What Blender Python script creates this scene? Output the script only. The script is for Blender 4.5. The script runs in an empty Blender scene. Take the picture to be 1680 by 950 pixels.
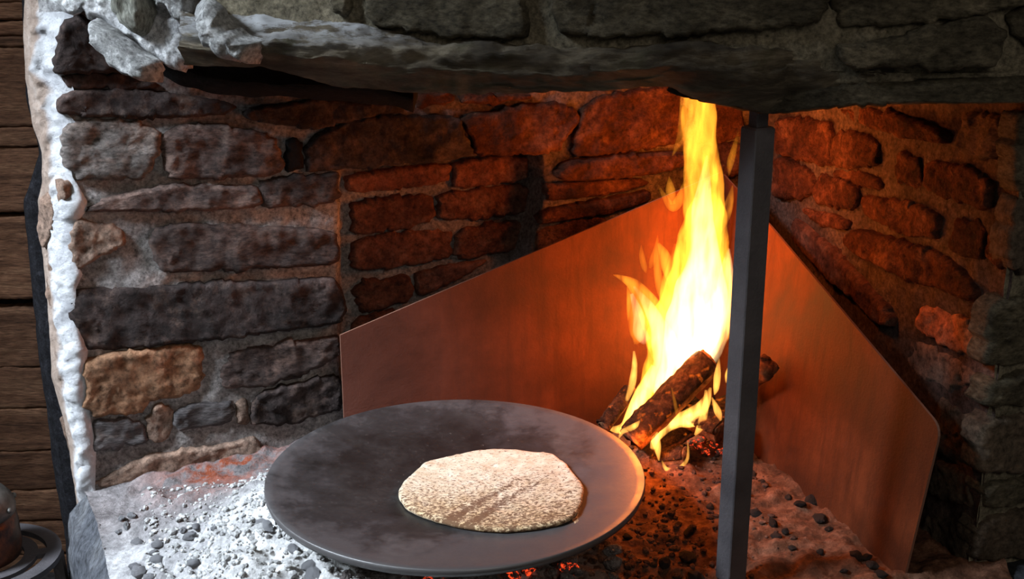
import bpy, bmesh, math, random
from mathutils import Vector, Matrix, noise as mn

random.seed(7)
S = bpy.context.scene
COL = S.collection
# ------------------------------------------------------------------ camera
PITCH = math.radians(17.5); F = 2000.0; CZ = 0.95
CT, ST = math.cos(PITCH), math.sin(PITCH)
cam = bpy.data.objects.new('camera', bpy.data.cameras.new('camera'))
COL.objects.link(cam); cam.location = (0, 0, CZ); cam.rotation_euler = (math.pi/2 - PITCH, 0, 0)
cam.data.sensor_width = 36; cam.data.lens = 36*F/1680; cam.data.clip_start = .02
S.camera = cam
# ------------------------------------------------------------------ world, light, exposure
S.view_settings.view_transform = 'Standard'; S.view_settings.look = 'None'
S.view_settings.exposure = 0.0; S.view_settings.gamma = 1.0; S.view_settings.use_curve_mapping = False
S.cycles.use_denoising = True; S.cycles.max_bounces = 6; S.cycles.diffuse_bounces = 3
S.cycles.volume_step_rate = 1.0; S.cycles.sample_clamp_indirect = 4.0; S.cycles.caustics_reflective = False
w = bpy.data.worlds.new('room_ambience'); S.world = w; w.use_nodes = True
w.node_tree.nodes['Background'].inputs[0].default_value = (1.0, 0.93, 0.82, 1)
w.node_tree.nodes['Background'].inputs[1].default_value = 0.07

def area(name, loc, target, sx, sy, power, color, spread=180):
    l = bpy.data.lights.new(name, 'AREA'); l.shape = 'RECTANGLE'; l.size = sx; l.size_y = sy
    l.energy = power; l.color = color; l.spread = math.radians(spread)
    o = bpy.data.objects.new(name, l); COL.objects.link(o); o.location = loc
    o.rotation_euler = (Vector(target) - Vector(loc)).to_track_quat('-Z', 'Y').to_euler()
    return o
area('window_daylight', (-2.15, 0.95, 2.05), (-.72, 1.66, .36), .6, .8, 15, (.80, .90, 1.0), 40)   # a window in a deep reveal
area('room_fill', (.9, -1.5, 2.3), (.2, 1.7, .6), 1.6, 1.2, 17, (1.0, .90, .76))  # added fill from behind the camera, brightens lintel and chimney breast
FIRE = (1.0, .20, .018)
def lamp(name, loc, power, r):
    l = bpy.data.lights.new(name, 'POINT'); l.energy = power; l.color = FIRE; l.shadow_soft_size = r
    o = bpy.data.objects.new(name, l); COL.objects.link(o); o.location = loc
lamp('fire_glow', (.255, 2.00, .10), 0.6, .03)
lamp('fire_glow', (.225, 1.93, .07), 0.9, .02)
lamp('fire_glow', (.215, 1.955, .24), 2.4, .03)
lamp('fire_glow', (.300, 2.02, .22), 0.6, .05)
lamp('fire_glow', (.335, 2.05, .42), 3.0, .04)
lamp('fire_glow', (.345, 2.02, .60), 3.0, .03)

# ------------------------------------------------------------------ pixel helpers (1680x950 frame)
def ray(px, py):
    a, b = (px - 840)/F, (475 - py)/F
    return Vector((a, CT + b*ST, -ST + b*CT))
O0 = Vector((0, 0, CZ))
def on_z(px, py, z): d = ray(px, py); return O0 + d*((z - CZ)/d.z)
def on_y(px, py, y): d = ray(px, py); return O0 + d*(y/d.y)
def to_px(p):
    q = p - O0; dep = q.y*CT - q.z*ST
    return 840 + F*q.x/dep, 475 - F*(q.y*ST + q.z*CT)/dep
class Plane:
    def __init__(s, o, n, u=None, w=None):
        s.o = Vector(o); s.n = Vector(n).normalized()
        s.u = Vector(u).normalized() if u else Vector((0, 0, 1)).cross(s.n).normalized()
        s.w = Vector(w).normalized() if w else s.n.cross(s.u).normalized()
    def hit(s, px, py):
        d = ray(px, py); t = (s.o - O0).dot(s.n)/d.dot(s.n); return O0 + d*t
    def uw(s, px, py):
        p = s.hit(px, py) - s.o; return Vector((p.dot(s.u), p.dot(s.w)))
    def at(s, a, b, h=0): return s.o + s.u*a + s.w*b + s.n*h
    def off(s, h): return Plane(s.o + s.n*h, s.n, s.u, s.w)
c20, s20 = math.cos(math.radians(20)), math.sin(math.radians(20))
PB = Plane((-.73, 1.87, 0), (s20, -c20, 0))                   # back wall
PREC = PB.off(-.06)                                           # bricked-up recess
PR = Plane((.692, 1.624, 0), (-.956, -.292, 0), u=(-.292, .956, 0), w=(0, 0, 1))
PRF = Plane((.692, 1.624, 0), (s20, -c20, 0))
PL = Plane((.296, 1.535, 0), (-.20, -.98, 0))                 # chimney breast front

# ------------------------------------------------------------------ mesh helpers
def mesh(name, vs, fs, mat=None, parent=None, smooth=True):
    me = bpy.data.meshes.new(name); me.from_pydata([tuple(v) for v in vs], [], fs); me.update()
    bm = bmesh.new(); bm.from_mesh(me); bmesh.ops.recalc_face_normals(bm, faces=bm.faces); bmesh.ops.triangulate(bm, faces=[f for f in bm.faces if len(f.verts) > 14], quad_method='BEAUTY', ngon_method='BEAUTY'); bm.to_mesh(me); bm.free()
    if smooth: me.polygons.foreach_set('use_smooth', [True]*len(me.polygons))
    if mat: me.materials.append(mat)
    o = bpy.data.objects.new(name, me); COL.objects.link(o)
    if parent: o.parent = parent
    return o
def tag(o, label=None, cat=None, group=None, kind=None):
    for k, v in (('label', label), ('category', cat), ('group', group), ('kind', kind)):
        if v: o[k] = v
    return o
def empty(name, loc):
    o = bpy.data.objects.new(name, None); COL.objects.link(o); o.location = loc; o.empty_display_size = .02
    return o
def under(o, parent):
    """parent a world-coordinate mesh to an Empty that sits at its thing's base"""
    L = parent.location
    for v in o.data.vertices: v.co -= L
    o.parent = parent; return o
def grid(nu, nv): return [(i*(nv+1)+j, (i+1)*(nv+1)+j, (i+1)*(nv+1)+j+1, i*(nv+1)+j+1) for i in range(nu) for j in range(nv)]
def fbm(p, s, oct=4): return mn.fractal(Vector(p)*s, 1.0, 2.0, oct)
def chaikin(P, k=1):
    for _ in range(k):
        Q = []
        for i in range(len(P)):
            a, b = P[i], P[(i+1) % len(P)]
            Q += [a*.86 + b*.14, a*.14 + b*.86]
        P = Q
    return P
def resample(P, n):
    L = [0]
    for i in range(len(P)): L.append(L[-1] + (P[(i+1) % len(P)] - P[i]).length)
    out = []; k = 0
    for j in range(n):
        t = L[-1]*j/n
        while L[k+1] < t: k += 1
        f = (t - L[k])/max(L[k+1]-L[k], 1e-9); out.append(P[k]*(1-f) + P[(k+1) % len(P)]*f)
    return out
def sstep(a, b, x):
    t = min(1, max(0, (x-a)/(b-a))); return t*t*(3-2*t)
def inside(poly, x, y):
    r = False; n = len(poly)
    for i in range(n):
        (x1, y1), (x2, y2) = poly[i], poly[i-1]
        if (y1 > y) != (y2 > y) and x < (x2-x1)*(y-y1)/(y2-y1)+x1: r = not r
    return r

# ------------------------------------------------------------------ materials
def lin(r, g, b):
    f = lambda c: c/12.92 if c <= .04045 else ((c+.055)/1.055)**2.4
    return (f(r/255), f(g/255), f(b/255), 1)
class NT:
    def __init__(s, name):
        s.m = bpy.data.materials.new(name); s.m.use_nodes = True; s.t = s.m.node_tree; s.t.nodes.clear()
        s.out = s.n('ShaderNodeOutputMaterial')
    def n(s, typ, **kw):
        x = s.t.nodes.new(typ)
        for k, v in kw.items(): setattr(x, k, v)
        return x
    def l(s, a, b): s.t.links.new(a, b)
    def coord(s, scale=(1, 1, 1), rot=(0, 0, 0), kind='Object'):
        tc = s.n('ShaderNodeTexCoord'); mp = s.n('ShaderNodeMapping')
        mp.inputs['Scale'].default_value = scale; mp.inputs['Rotation'].default_value = rot
        s.l(tc.outputs[kind], mp.inputs[0]); return mp.outputs[0]
    def noise(s, vec, scale, detail=8, rough=.6, dist=0):
        x = s.n('ShaderNodeTexNoise'); x.inputs['Scale'].default_value = scale; x.inputs['Detail'].default_value = detail
        x.inputs['Roughness'].default_value = rough; x.inputs['Distortion'].default_value = dist
        if vec is not None: s.l(vec, x.inputs['Vector'])
        return x.outputs[0]
    def ramp(s, fac, stops):
        x = s.n('ShaderNodeValToRGB'); e = x.color_ramp.elements
        while len(e) < len(stops): e.new(.5)
        for k, (p, c) in enumerate(stops): e[k].position = p; e[k].color = c if len(c) == 4 else (*c, 1)
        s.l(fac, x.inputs[0]); return x.outputs[0]
    def rng(s, fac, a, b, c, d):
        x = s.n('ShaderNodeMapRange'); s.l(fac, x.inputs[0])
        for k, v in enumerate((a, b, c, d)): x.inputs[k+1].default_value = v
        return x.outputs[0]
    def mix(s, fac, a, b, mode='MIX'):
        x = s.n('ShaderNodeMix', data_type='RGBA', blend_type=mode)
        for sock, v in ((x.inputs[0], fac), (x.inputs[6], a), (x.inputs[7], b)):
            if isinstance(v, (int, float)): sock.default_value = v
            elif isinstance(v, tuple): sock.default_value = v
            else: s.l(v, sock)
        return x.outputs[2]
    def math(s, op, a, b):
        x = s.n('ShaderNodeMath', operation=op)
        for sock, v in ((x.inputs[0], a), (x.inputs[1], b)):
            if isinstance(v, (int, float)): sock.default_value = v
            else: s.l(v, sock)
        return x.outputs[0]
    def bump(s, h, strength, dist, prev=None):
        x = s.n('ShaderNodeBump'); x.inputs['Strength'].default_value = strength; x.inputs['Distance'].default_value = dist
        s.l(h, x.inputs['Height'])
        if prev: s.l(prev, x.inputs['Normal'])
        return x.outputs[0]
    def bsdf(s, col, rough=.9, normal=None, spec=.25, metal=0, **kw):
        b = s.n('ShaderNodeBsdfPrincipled')
        for nm, v in (('Base Color', col), ('Roughness', rough), ('Specular IOR Level', spec), ('Metallic', metal)):
            if isinstance(v, (int, float, tuple)): b.inputs[nm].default_value = v
            else: s.l(v, b.inputs[nm])
        if normal: s.l(normal, b.inputs['Normal'])
        s.l(b.outputs[0], s.out.inputs[0]); return b
    def rnd(s, a, b): return s.rng(s.n('ShaderNodeObjectInfo').outputs['Random'], 0, 1, a, b)

def rock(name, cols, nscale=9, streak=(1, 1, 1), rot=(0, 0, 0), bump=.7, bdist=.006, rough=.9, spec=.2, fine=90, dust=None, vary=(.75, 1.25), smoke=None):
    t = NT(name); v = t.coord(streak, rot)
    a = t.noise(v, nscale, 9, .68, .4); c = t.ramp(a, cols)
    f = t.noise(v, fine, 6, .7)
    c = t.mix(1.0, c, t.ramp(f, [(.30, (.28,)*3), (.70, (1.85,)*3)]), 'MULTIPLY')
    if dust:
        d = t.noise(t.coord(), nscale*2.6, 10, .75)
        c = t.mix(t.rng(d, .52, .66, 0, dust[1]), c, dust[0])
    r = t.n('ShaderNodeCombineColor'); x = t.rnd(*vary)
    for k in range(3): t.l(x, r.inputs[k])
    c = t.mix(1.0, c, r.outputs[0], 'MULTIPLY')
    h = t.noise(v, nscale*3.0, 12, .74, .6)
    nb = t.bump(h, bump, bdist*3.2); nb = t.bump(t.noise(v, nscale*12, 8, .7, .3), bump, bdist*1.5, nb)
    nb = t.bump(t.noise(v, fine*2.6, 5, .7), bump, bdist*.6, nb)
    if smoke:
        sx = t.n('ShaderNodeSeparateXYZ'); t.l(t.coord(), sx.inputs[0])
        x = t.math('ADD', sx.outputs[0], t.rng(t.noise(t.coord(), 6, 5), 0, 1, -.2, .2))
        c = t.mix(t.rng(x, -.27, -.05, 0, .85), c, t.mix(1.0, c, smoke, 'MULTIPLY'))
    t.bsdf(c, rough, nb, spec); return t.m
def R(*a): return [(p, lin(*c)) for p, c in a]
DUST = lin(150, 135, 128)
M = {}
M['soot'] = rock('soot_black_stone', R((.3, (34, 29, 28)), (.52, (62, 52, 50)), (.75, (98, 80, 74))), 8, dust=(lin(140, 115, 102), .45))
M['dark'] = rock('dark_slate', R((.3, (52, 44, 42)), (.5, (84, 70, 66)), (.72, (128, 104, 94))), 10, (1, 1, 2.2), dust=(lin(160, 130, 118), .5))
M['black'] = rock('sooty_lintel_stone', R((.3, (16, 15, 15)), (.55, (30, 28, 28)), (.8, (52, 48, 46))), 8)
M['grey'] = rock('grey_slate', R((.3, (82, 76, 72)), (.5, (116, 108, 104)), (.68, (150, 128, 116)), (.8, (150, 112, 92))), 7, (1, 1, 1.8))
M['slate'] = rock('layered_grey_slate', R((.3, (70, 68, 70)), (.55, (112, 106, 106)), (.75, (146, 134, 128))), 9, (1, 1, 5))
M['tan'] = rock('ochre_stone', R((.28, (112, 84, 64)), (.5, (160, 120, 92)), (.62, (178, 112, 82)), (.78, (170, 146, 128))), 6)
M['brown'] = rock('brown_stone', R((.3, (96, 80, 70)), (.5, (132, 110, 97)), (.72, (158, 128, 110))), 8)
M['brick'] = rock('firebrick', R((.3, (66, 42, 35)), (.5, (112, 70, 55)), (.7, (152, 104, 84))), 11, bump=.8, dust=(lin(170, 130, 110), .5))
M['scorch'] = rock('scorched_stone', R((.3, (44, 27, 22)), (.5, (92, 54, 39)), (.72, (152, 104, 80))), 12, bump=1, bdist=.011)
M['olive'] = rock('mossy_dark_stone', R((.3, (56, 50, 41)), (.5, (92, 85, 70)), (.72, (138, 128, 108))), 9, (1, 1, 2))
M['shade'] = rock('dull_brown_stone', R((.3, (62, 54, 46)), (.5, (92, 80, 68)), (.72, (120, 104, 88))), 8)
M['mortar'] = rock('lime_mortar', R((.25, (108, 102, 100)), (.5, (160, 154, 152)), (.75, (196, 190, 187))), 10, bump=.8, bdist=.005, fine=140, vary=(.95, 1.05), smoke=(.34, .25, .22, 1))
M['mortar_red'] = rock('smoked_mortar', R((.25, (52, 42, 38)), (.5, (88, 74, 68)), (.75, (124, 106, 98))), 10, bump=.9, bdist=.005, fine=140, vary=(.95, 1.05))
M['mortar_dull'] = rock('sooty_mortar', R((.25, (84, 78, 66)), (.5, (124, 116, 98)), (.75, (158, 148, 128))), 10, bump=.8, bdist=.004, fine=140, vary=(.95, 1.05))
M['lime'] = rock('limewashed_stone', R((.25, (190, 192, 196)), (.5, (222, 222, 224)), (.8, (240, 240, 240))), 14, bump=.9, bdist=.004, fine=120, vary=(.97, 1.03))
M['pale'] = rock('pale_grey_stone', R((.3, (112, 112, 104)), (.5, (150, 150, 140)), (.72, (180, 180, 170))), 8, (3, 3, .6))
M['limedirty'] = rock('worn_limewash', R((.3, (150, 150, 148)), (.48, (200, 200, 200)), (.75, (228, 228, 228))), 20, bump=1, bdist=.008, fine=120, vary=(.97, 1.03))
M['plank'] = rock('old_timber', R((.28, (72, 50, 38)), (.5, (120, 85, 64)), (.74, (152, 116, 90))), 5, (1, 1, 14), bump=.5, bdist=.004, fine=40, vary=(.7, 1.15))
M['tar'] = rock('tarred_timber', R((.35, (30, 30, 33)), (.6, (56, 56, 62)), (.8, (110, 110, 118))), 60, bump=.9, bdist=.004, fine=260)
M['floor'] = rock('floor_flagstone', R((.3, (34, 32, 34)), (.5, (50, 47, 48)), (.75, (70, 66, 64))), 5)
M['hearth'] = rock('hearth_slate', R((.3, (56, 58, 64)), (.5, (82, 84, 90)), (.75, (112, 112, 114))), 7, (1, 1, .6))

# ------------------------------------------------------------------ stones
def stone(poly, plane, mat, parent, proud=.012, name='stone', bev=.0055, rough=.0045, smoothk=2, jit=.0034, round_=0, back=.03, bdir=None):
    P = [plane.uw(*p) for p in poly]
    P = chaikin(P, smoothk)
    per = sum((P[i]-P[i-1]).length for i in range(len(P)))
    n = int(max(20, min(160, per/.006))); P = resample(P, n)
    sd = random.random()*50
    c = sum(P, Vector((0, 0)))/n
    P = [c + (p-c)*(1 + .0035/max((p-c).length, .02)) for p in P]
    for i, p in enumerate(P):
        d = (p-c).normalized(); P[i] = p + d*jit*2*mn.noise(Vector((p.x*70, p.y*70, sd)))+d*jit*1.5*mn.noise(Vector((p.x*200, p.y*200, sd+9)))
    size = max((p-c).length for p in P)
    cxx = sum((p.x-c.x)**2 for p in P); cyy = sum((p.y-c.y)**2 for p in P); cxy = sum((p.x-c.x)*(p.y-c.y) for p in P)
    th = .5*math.atan2(2*cxy, cxx-cyy); axd = Vector((math.cos(th), math.sin(th)))
    la = max(abs((p-c).dot(axd)) for p in P); lb = max(abs((p-c).cross(axd)) for p in P); lim = max(0, la-lb*1.15)
    CC = [c + axd*max(-lim, min(lim, (p-c).dot(axd)*.9)) for p in P]
    tilt = Vector((random.uniform(-.05, .05), random.uniform(-.04, .04)))
    rings = [('e', -back), ('e', 0.0), ('i', bev*.3, .62), ('i', bev, .95)]
    k = max(3, min(14, int(lb/.006)))
    rings += [('s', 1-(j+1)/(k+1)) for j in range(k)]
    vs = []; fs = []
    for r in rings:
        for p, cc in zip(P, CC):
            d = p-cc; L = d.length
            if r[0] == 'e': q = p; h = r[1]
            else:
                ins = min(bev if r[0] == 's' else r[1], L*.45)
                q = cc + d*((1-ins/L)*(r[1] if r[0] == 's' else 1))
                hh = proud*(r[2] if r[0] == 'i' else 1.0)
                if round_: hh += round_*(1-(((q-cc).length/L)**2))
                w3 = plane.at(q.x, q.y)
                h = hh + rough*fbm(w3 + Vector((sd, 0, 0)), 22, 4) + rough*.5*fbm(w3 + Vector((sd, 3, 0)), 60, 3)*(.6 if r[0] == 'i' else 1) + tilt.dot(q-c)
                h = max(h, .001)
            vs.append(plane.at(q.x, q.y, 0) + bdir*back if bdir and r[0] == 'e' and h < 0 else plane.at(q.x, q.y, h))
    for a in range(len(rings)-1):
        for i in range(n):
            j = (i+1) % n; fs.append((a*n+i, a*n+j, (a+1)*n+j, (a+1)*n+i))
    a = (len(rings)-1)*n
    fs.append(tuple(a+i for i in range(n)))
    return mesh(name, vs, fs, mat, parent)

def wall(name, plane, u0, u1, w0, w1, mat, step=.008, amp=.006, hf=None, label=None, ulo=None):
    nu, nw = int((u1-u0)/step), int((w1-w0)/step); vs = []
    for i in range(nu+1):
        for j in range(nw+1):
            b = w0+(w1-w0)*j/nw; lo = ulo(b) if ulo else u0; a = lo+(u1-lo)*i/nu; p = plane.at(a, b)
            h = amp*fbm(p, 9, 3) + amp*.5*fbm(p, 40, 3) + (hf(p) if hf else 0)
            vs.append(plane.at(a, b, h))
    o = mesh(name, vs, grid(nu, nw), mat)
    return tag(o, label, 'wall', kind='structure')

# ---- back wall with the bricked-up recess
RECESS = [(562, 282), (600, 277), (742, 262), (868, 250), (884, 256), (888, 300), (884, 340), (868, 400), (850, 480), (640, 620), (562, 640)]
def rec_h(p):
    x, y = to_px(p)
    if x < 520 or x > 930 or y < 230: return 0
    k = 0
    for dx, dy in ((0, 0), (-5, 0), (5, 0), (0, -5), (0, 5)): k += inside(RECESS, x+dx, y+dy)
    return -.06*k/5
LB = [(-60,40),(0,40),(50,38),(130,42),(200,52),(250,69),(300,69),(330,62),(420,70),(500,78),(560,82),(620,85),(690,105),(740,115),(765,116),(800,122),(860,130),(950,148),(1010,160)]
RB = [(-60,108),(0,112),(28,115),(54,96),(84,100),(112,84),(130,108),(150,116),(175,92),(200,118),(240,104),(290,113),(330,138),(345,136),(370,118),(430,118),(450,130),(475,118),(530,120),(575,138),(600,136),(680,142),(740,152),(800,150),(860,165),(950,185),(1010,195)]
def lerp(T, y):
    for (y0, a), (y1, b) in zip(T, T[1:]):
        if y0 <= y <= y1: return a + (b-a)*(y-y0)/(y1-y0)
    return T[-1][1] if y > T[-1][0] else T[0][1]
def edge_u(b):
    a = 0.0
    for _ in range(6):
        x, y = to_px(PB.at(a, b)); a = PB.uw(lerp(RB, y)+5, y).x
    return a
wb = wall('wall_back', PB, -.02, 1.40, -.06, 1.25, M['mortar'], hf=rec_h, ulo=edge_u, label='rubble stone back wall of the fireplace with grey mortar joints')
BACK = [
 ('soot', [(116,27),(158,37),(189,98),(214,118),(84,118),(100,84),(95,54)], .02),
 ('soot', [(101,122),(216,119),(262,140),(236,147),(112,145)], .008),
 ('soot', [(90,184),(101,158),(128,146),(236,148),(364,165),(384,175),(370,188),(296,193),(135,191)], .014),
 ('soot', [(398,184),(435,171),(540,162),(655,170),(662,183),(600,195),(516,209),(472,206),(405,196)], .013),
 ('grey', [(101,229),(118,199),(215,198),(265,215),(252,265),(240,290),(135,292),(112,280)], .010),
 ('dark', [(266,219),(303,203),(371,208),(448,222),(467,279),(421,290),(280,293),(270,262)], .013),
 ('black', [(468,230),(494,230),(498,275),(469,280)], .012),
 ('soot', [(502,228),(575,194),(640,190),(750,191),(773,249),(742,261),(567,276),(502,282)], .014),
 ('scorch', [(680,152),(738,150),(740,168),(684,178)], .014),
 ('scorch', [(752,150),(868,155),(868,163),(756,171)], .014),
 ('scorch', [(755,190),(830,178),(914,166),(954,189),(930,219),(912,250),(779,254),(777,236)], .016),
 ('scorch', [(960,165),(1098,140),(1126,150),(1128,200),(1110,236),(1040,246),(986,252),(936,256),(940,222)], .014),
 ('scorch', [(905,285),(930,262),(1000,254),(1115,246),(1126,268),(1080,282),(1000,292),(930,296)], .028),
 ('scorch', [(893,301),(950,296),(1050,291),(1060,302),(1000,318),(896,330)], .016),
 ('scorch', [(890,342),(1012,320),(1060,310),(1060,330),(1000,348),(886,368)], .02),
 ('scorch', [(882,376),(985,352),(1000,372),(960,400),(880,420)], .01),
 ('scorch', [(1135,160),(1212,170),(1218,225),(1140,238)], .015),
 ('scorch', [(1140,244),(1216,232),(1226,282),(1140,300)], .015),
 ('dark', [(138,347),(170,325),(250,307),(350,303),(424,305),(426,341),(300,345)], .014),
 ('dark', [(432,292),(500,288),(553,283),(554,330),(450,341),(430,338)], .012),
 ('brown', [(125,357),(192,371),(206,398),(152,428),(125,445),(116,404)], .012),
 ('dark', [(256,374),(303,366),(400,370),(498,372),(554,383),(555,424),(540,434),(350,443),(270,448),(249,418),(249,394)], .013),
 ('soot', [(118,475),(189,471),(296,467),(387,462),(539,454),(558,468),(562,526),(448,542),(320,558),(202,572),(138,575),(118,526)], .018),
 ('tan', [(137,592),(202,576),(327,562),(331,615),(322,640),(240,660),(232,673),(140,680)], .014),
 ('dark', [(361,603),(387,576),(448,563),(554,549),(556,580),(500,612),(430,632),(370,637)], .014),
 ('soot', [(411,694),(415,660),(435,640),(554,612),(562,670),(475,694)], .012),
 ('slate', [(152,691),(202,686),(232,694),(243,724),(168,738),(152,738)], .012),
 ('brown', [(238,690),(262,664),(278,668),(282,704),(270,722),(250,722)], .006),
 ('slate', [(286,674),(323,664),(382,657),(380,691),(300,704),(286,694)], .010),
 ('brown', [(388,656),(406,652),(408,694),(388,696)], .006),
 ('brown', [(145,797),(189,775),(243,748),(337,734),(421,714),(432,740),(323,777),(216,799)], .010),
]
for m, poly, pr in BACK: stone(poly, PB, M[m], wb, pr*.75)
BRK = [[(568,285),(735,266),(735,300),(570,317)], [(742,264),(858,252),(866,293),(742,311)], [(574,330),(710,318),(711,362),(640,376),(576,384)],
 [(716,317),(862,300),(868,348),(718,364)], [(575,392),(738,373),(738,424),(660,434),(576,443)], [(744,376),(864,360),(862,402),(800,418),(745,424)],
 [(577,463),(672,449),(674,490),(588,512)], [(681,447),(740,434),(802,423),(770,448),(684,488)], [(578,522),(650,506),(640,540),(580,570)]]
for k, poly in enumerate(BRK): stone(poly, PREC, M['brick'], wb, .012, 'brick', .006, .003, 1)

# ---- right wall, its inner face and its front face
wr = wall('wall_right', PR, -.005, .74, -.06, 1.25, M['mortar_red'], label='rubble stone right wall of the fireplace in firelight')
RIGHT = [
 ('scorch', [(1275,192),(1363,199),(1368,219),(1366,273),(1336,266),(1275,250)], .016),
 ('scorch', [(1370,214),(1430,220),(1447,236),(1446,272),(1400,276),(1370,272)], .020),
 ('scorch', [(1369,280),(1400,280),(1446,290),(1452,304),(1440,312),(1372,290)], .012),
 ('scorch', [(1376,176),(1467,182),(1561,216),(1555,236),(1524,232),(1453,216),(1400,200)], .018),
 ('dark', [(1588,185),(1650,192),(1660,215),(1655,250),(1632,258),(1575,249)], .02),
 ('scorch', [(1480,250),(1513,257),(1517,309),(1475,296)], .014),
 ('scorch', [(1522,261),(1592,277),(1635,297),(1625,346),(1519,312)], .016),
 ('scorch', [(1275,255),(1340,282),(1335,317),(1315,325),(1272,322)], .02),
 ('scorch', [(1346,284),(1400,301),(1411,316),(1404,346),(1341,334)], .016),
 ('scorch', [(1414,319),(1524,338),(1547,355),(1544,390),(1500,387),(1421,355)], .016),
 ('scorch', [(1316,338),(1400,362),(1395,378),(1340,366)], .016),
 ('scorch', [(1561,410),(1572,356),(1621,378),(1616,424),(1598,420)], .014),
 ('scorch', [(1626,383),(1654,392),(1651,425),(1641,439),(1621,423)], .014),
 ('scorch', [(1396,390),(1413,374),(1541,411),(1597,451),(1608,475),(1598,497),(1490,455),(1406,415)], .026),
 ('brick', [(1304,352),(1388,421),(1455,492),(1475,524),(1457,538),(1390,478),(1303,400)], .024),
 ('tan', [(1518,500),(1602,530),(1606,592),(1508,543)], .012),
 ('brown', [(1470,545),(1590,600),(1615,625),(1560,640),(1500,610)], .008),
 ('shade', [(1545,650),(1598,690),(1594,768),(1530,735)], .012),
 ('shade', [(1538,752),(1590,778),(1600,832),(1530,812)], .014),
 ('shade', [(1504,846),(1596,856),(1590,925),(1490,930)], .014),
]
for m, poly, pr in RIGHT: stone(poly, PR, M[m], wr, pr*.55, bev=.006, rough=.006)
wf = wall('wall_front', PRF, -.005, .6, -.42, 1.25, M['mortar_dull'], label='dim stone front face of the pier right of the fireplace')
FRONT = [
 ('shade', [(1660,330),(1700,325),(1700,440),(1652,446)], .012), ('olive', [(1622,500),(1720,478),(1720,585),(1616,600)], .012),
 ('olive', [(1616,626),(1720,600),(1720,650),(1612,668)], .016), ('shade', [(1606,690),(1720,672),(1720,772),(1599,772)], .012),
 ('olive', [(1606,790),(1720,780),(1720,814),(1611,832)], .014), ('shade', [(1602,850),(1720,830),(1720,900),(1592,920)], .014),
 ('olive', [(1592,934),(1720,914),(1720,1000),(1588,1000)], .012), ('olive', [(1668,190),(1720,185),(1720,312),(1662,318)], .012)]
for m, poly, pr in FRONT: stone(poly, PRF, M[m], wf, pr)

# ---- limewashed left edge of the back wall
rows = 300; ncol = 18; vs = []; tone = []
for i in range(rows+1):
    py = -60 + 1070*i/rows; rb = lerp(RB, py); lb = lerp(LB, py)
    base = Plane(PB.hit(118 + max(0, py-600)*.15, py), (-.56, -.83, 0))
    A = PB.off(.004).hit(rb+6, py)
    for j in range(ncol+1):
        t = j/ncol
        px = rb + (lb-rb)*t; q = base.hit(px, py) if t > .25 else A.lerp(base.hit(px, py), t/.25)
        bul = math.sin(math.pi*min(1, t*1.05))
        nn = Vector((-.35, -.93, 0))
        q = q + nn*(.012*bul + .007*fbm(q, 14, 3)*bul + .005*fbm(q, 55, 4)*(.25+bul))
        vs.append(q); th_ = .42 + .24*sstep(220, 420, py); tone.append(sstep(th_+.10, th_-.10, t + .16*fbm(q, 20, 3)))
    for k in (1, 2, 3):
        q2 = vs[-1] + Vector((-.004*k, .10, 0)); vs.append(q2); tone.append(0)
wl = mesh('wall_left', vs, grid(rows, ncol+3))
ca = wl.data.color_attributes.new('tone', 'FLOAT_COLOR', 'POINT')
for k, t in enumerate(tone): ca.data[k].color = (t, t, t, 1)
t = NT('limewashed_edge'); at = t.n('ShaderNodeAttribute', attribute_name='tone')
v = t.coord(); nz = t.noise(v, 18, 9, .7)
beige = t.ramp(nz, R((.3, (124, 104, 92)), (.55, (164, 146, 134)), (.75, (186, 172, 164))))
white = t.ramp(nz, R((.3, (150, 150, 156)), (.6, (216, 217, 220))))
nb = t.bump(t.noise(v, 60, 10, .75), .8, .012); nb = t.bump(t.noise(v, 200, 5, .7), .6, .002, nb)
t.bsdf(t.mix(at.outputs[0], beige, white), .9, nb, .2); wl.data.materials.append(t.m)
tag(wl, 'limewashed rounded left edge of the stone fireplace wall', 'wall', kind='structure')
PE = Plane(PB.hit(118, 400), (-.56, -.83, 0)).off(.008)
for poly in ([(66,330),(84,318),(88,372),(72,405),(64,380)], [(80,440),(96,432),(106,492),(92,512),(78,480)], [(92,296),(102,300),(108,326),(95,328)], [(86,560),(104,556),(112,610),(94,626)], [(100,680),(118,690),(128,735),(116,742)]):
    stone(poly, PE, M['brown'], wl, .003, bev=.004, rough=.003)

# ---- timber wall on the far left, tarred strip, floor, hearth
wt = wall('wall_side', Plane((-1.9, 2.36, 0), (0, -1, 0)), .2, 1.2, -.42, 1.25, M['tar'], .04, .002, label='dark timber wall left of the fireplace')
PT = Plane((-1.9, 2.335, 0), (0, -1, 0))
ys = [(-70,-34),(-32,1),(4,30),(34,56),(58,75),(78,204),(207,238),(241,344),(356,486),(506,598),(600,665),(668,735),(738,800),(803,850),(853,905),(908,960)]
for a, b in ys:
    stone([(-60,a+3),(60,a),(125,a-2),(125,b-1),(60,b),(-60,b+3)], PT, M['plank'], wt, .012, 'plank', .004, .003, 0, .001)
LS = [(-60,34),(0,35),(60,38),(160,43),(215,56),(250,66),(290,52),(330,38),(400,45),(500,55),(600,65),(660,75),(760,86),(830,98),(870,106),(960,112)]
vs = []
for i in range(81):
    py = -60 + 1000*i/80; l = lerp(LS, py)
    for x, y in ((l, 2.325), (l+2, 2.27), (l+12, 2.25), (l+60, 2.25), (l+80, 2.32)):
        q = on_y(x, py, y); vs.append(q + Vector((0, .005*fbm(q, 30, 3), 0)))
tag(mesh('trim_1', vs, grid(80, 4), M['tar']), 'tarred black upright strip between timber wall and limewashed stone edge', 'trim', kind='structure')
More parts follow.
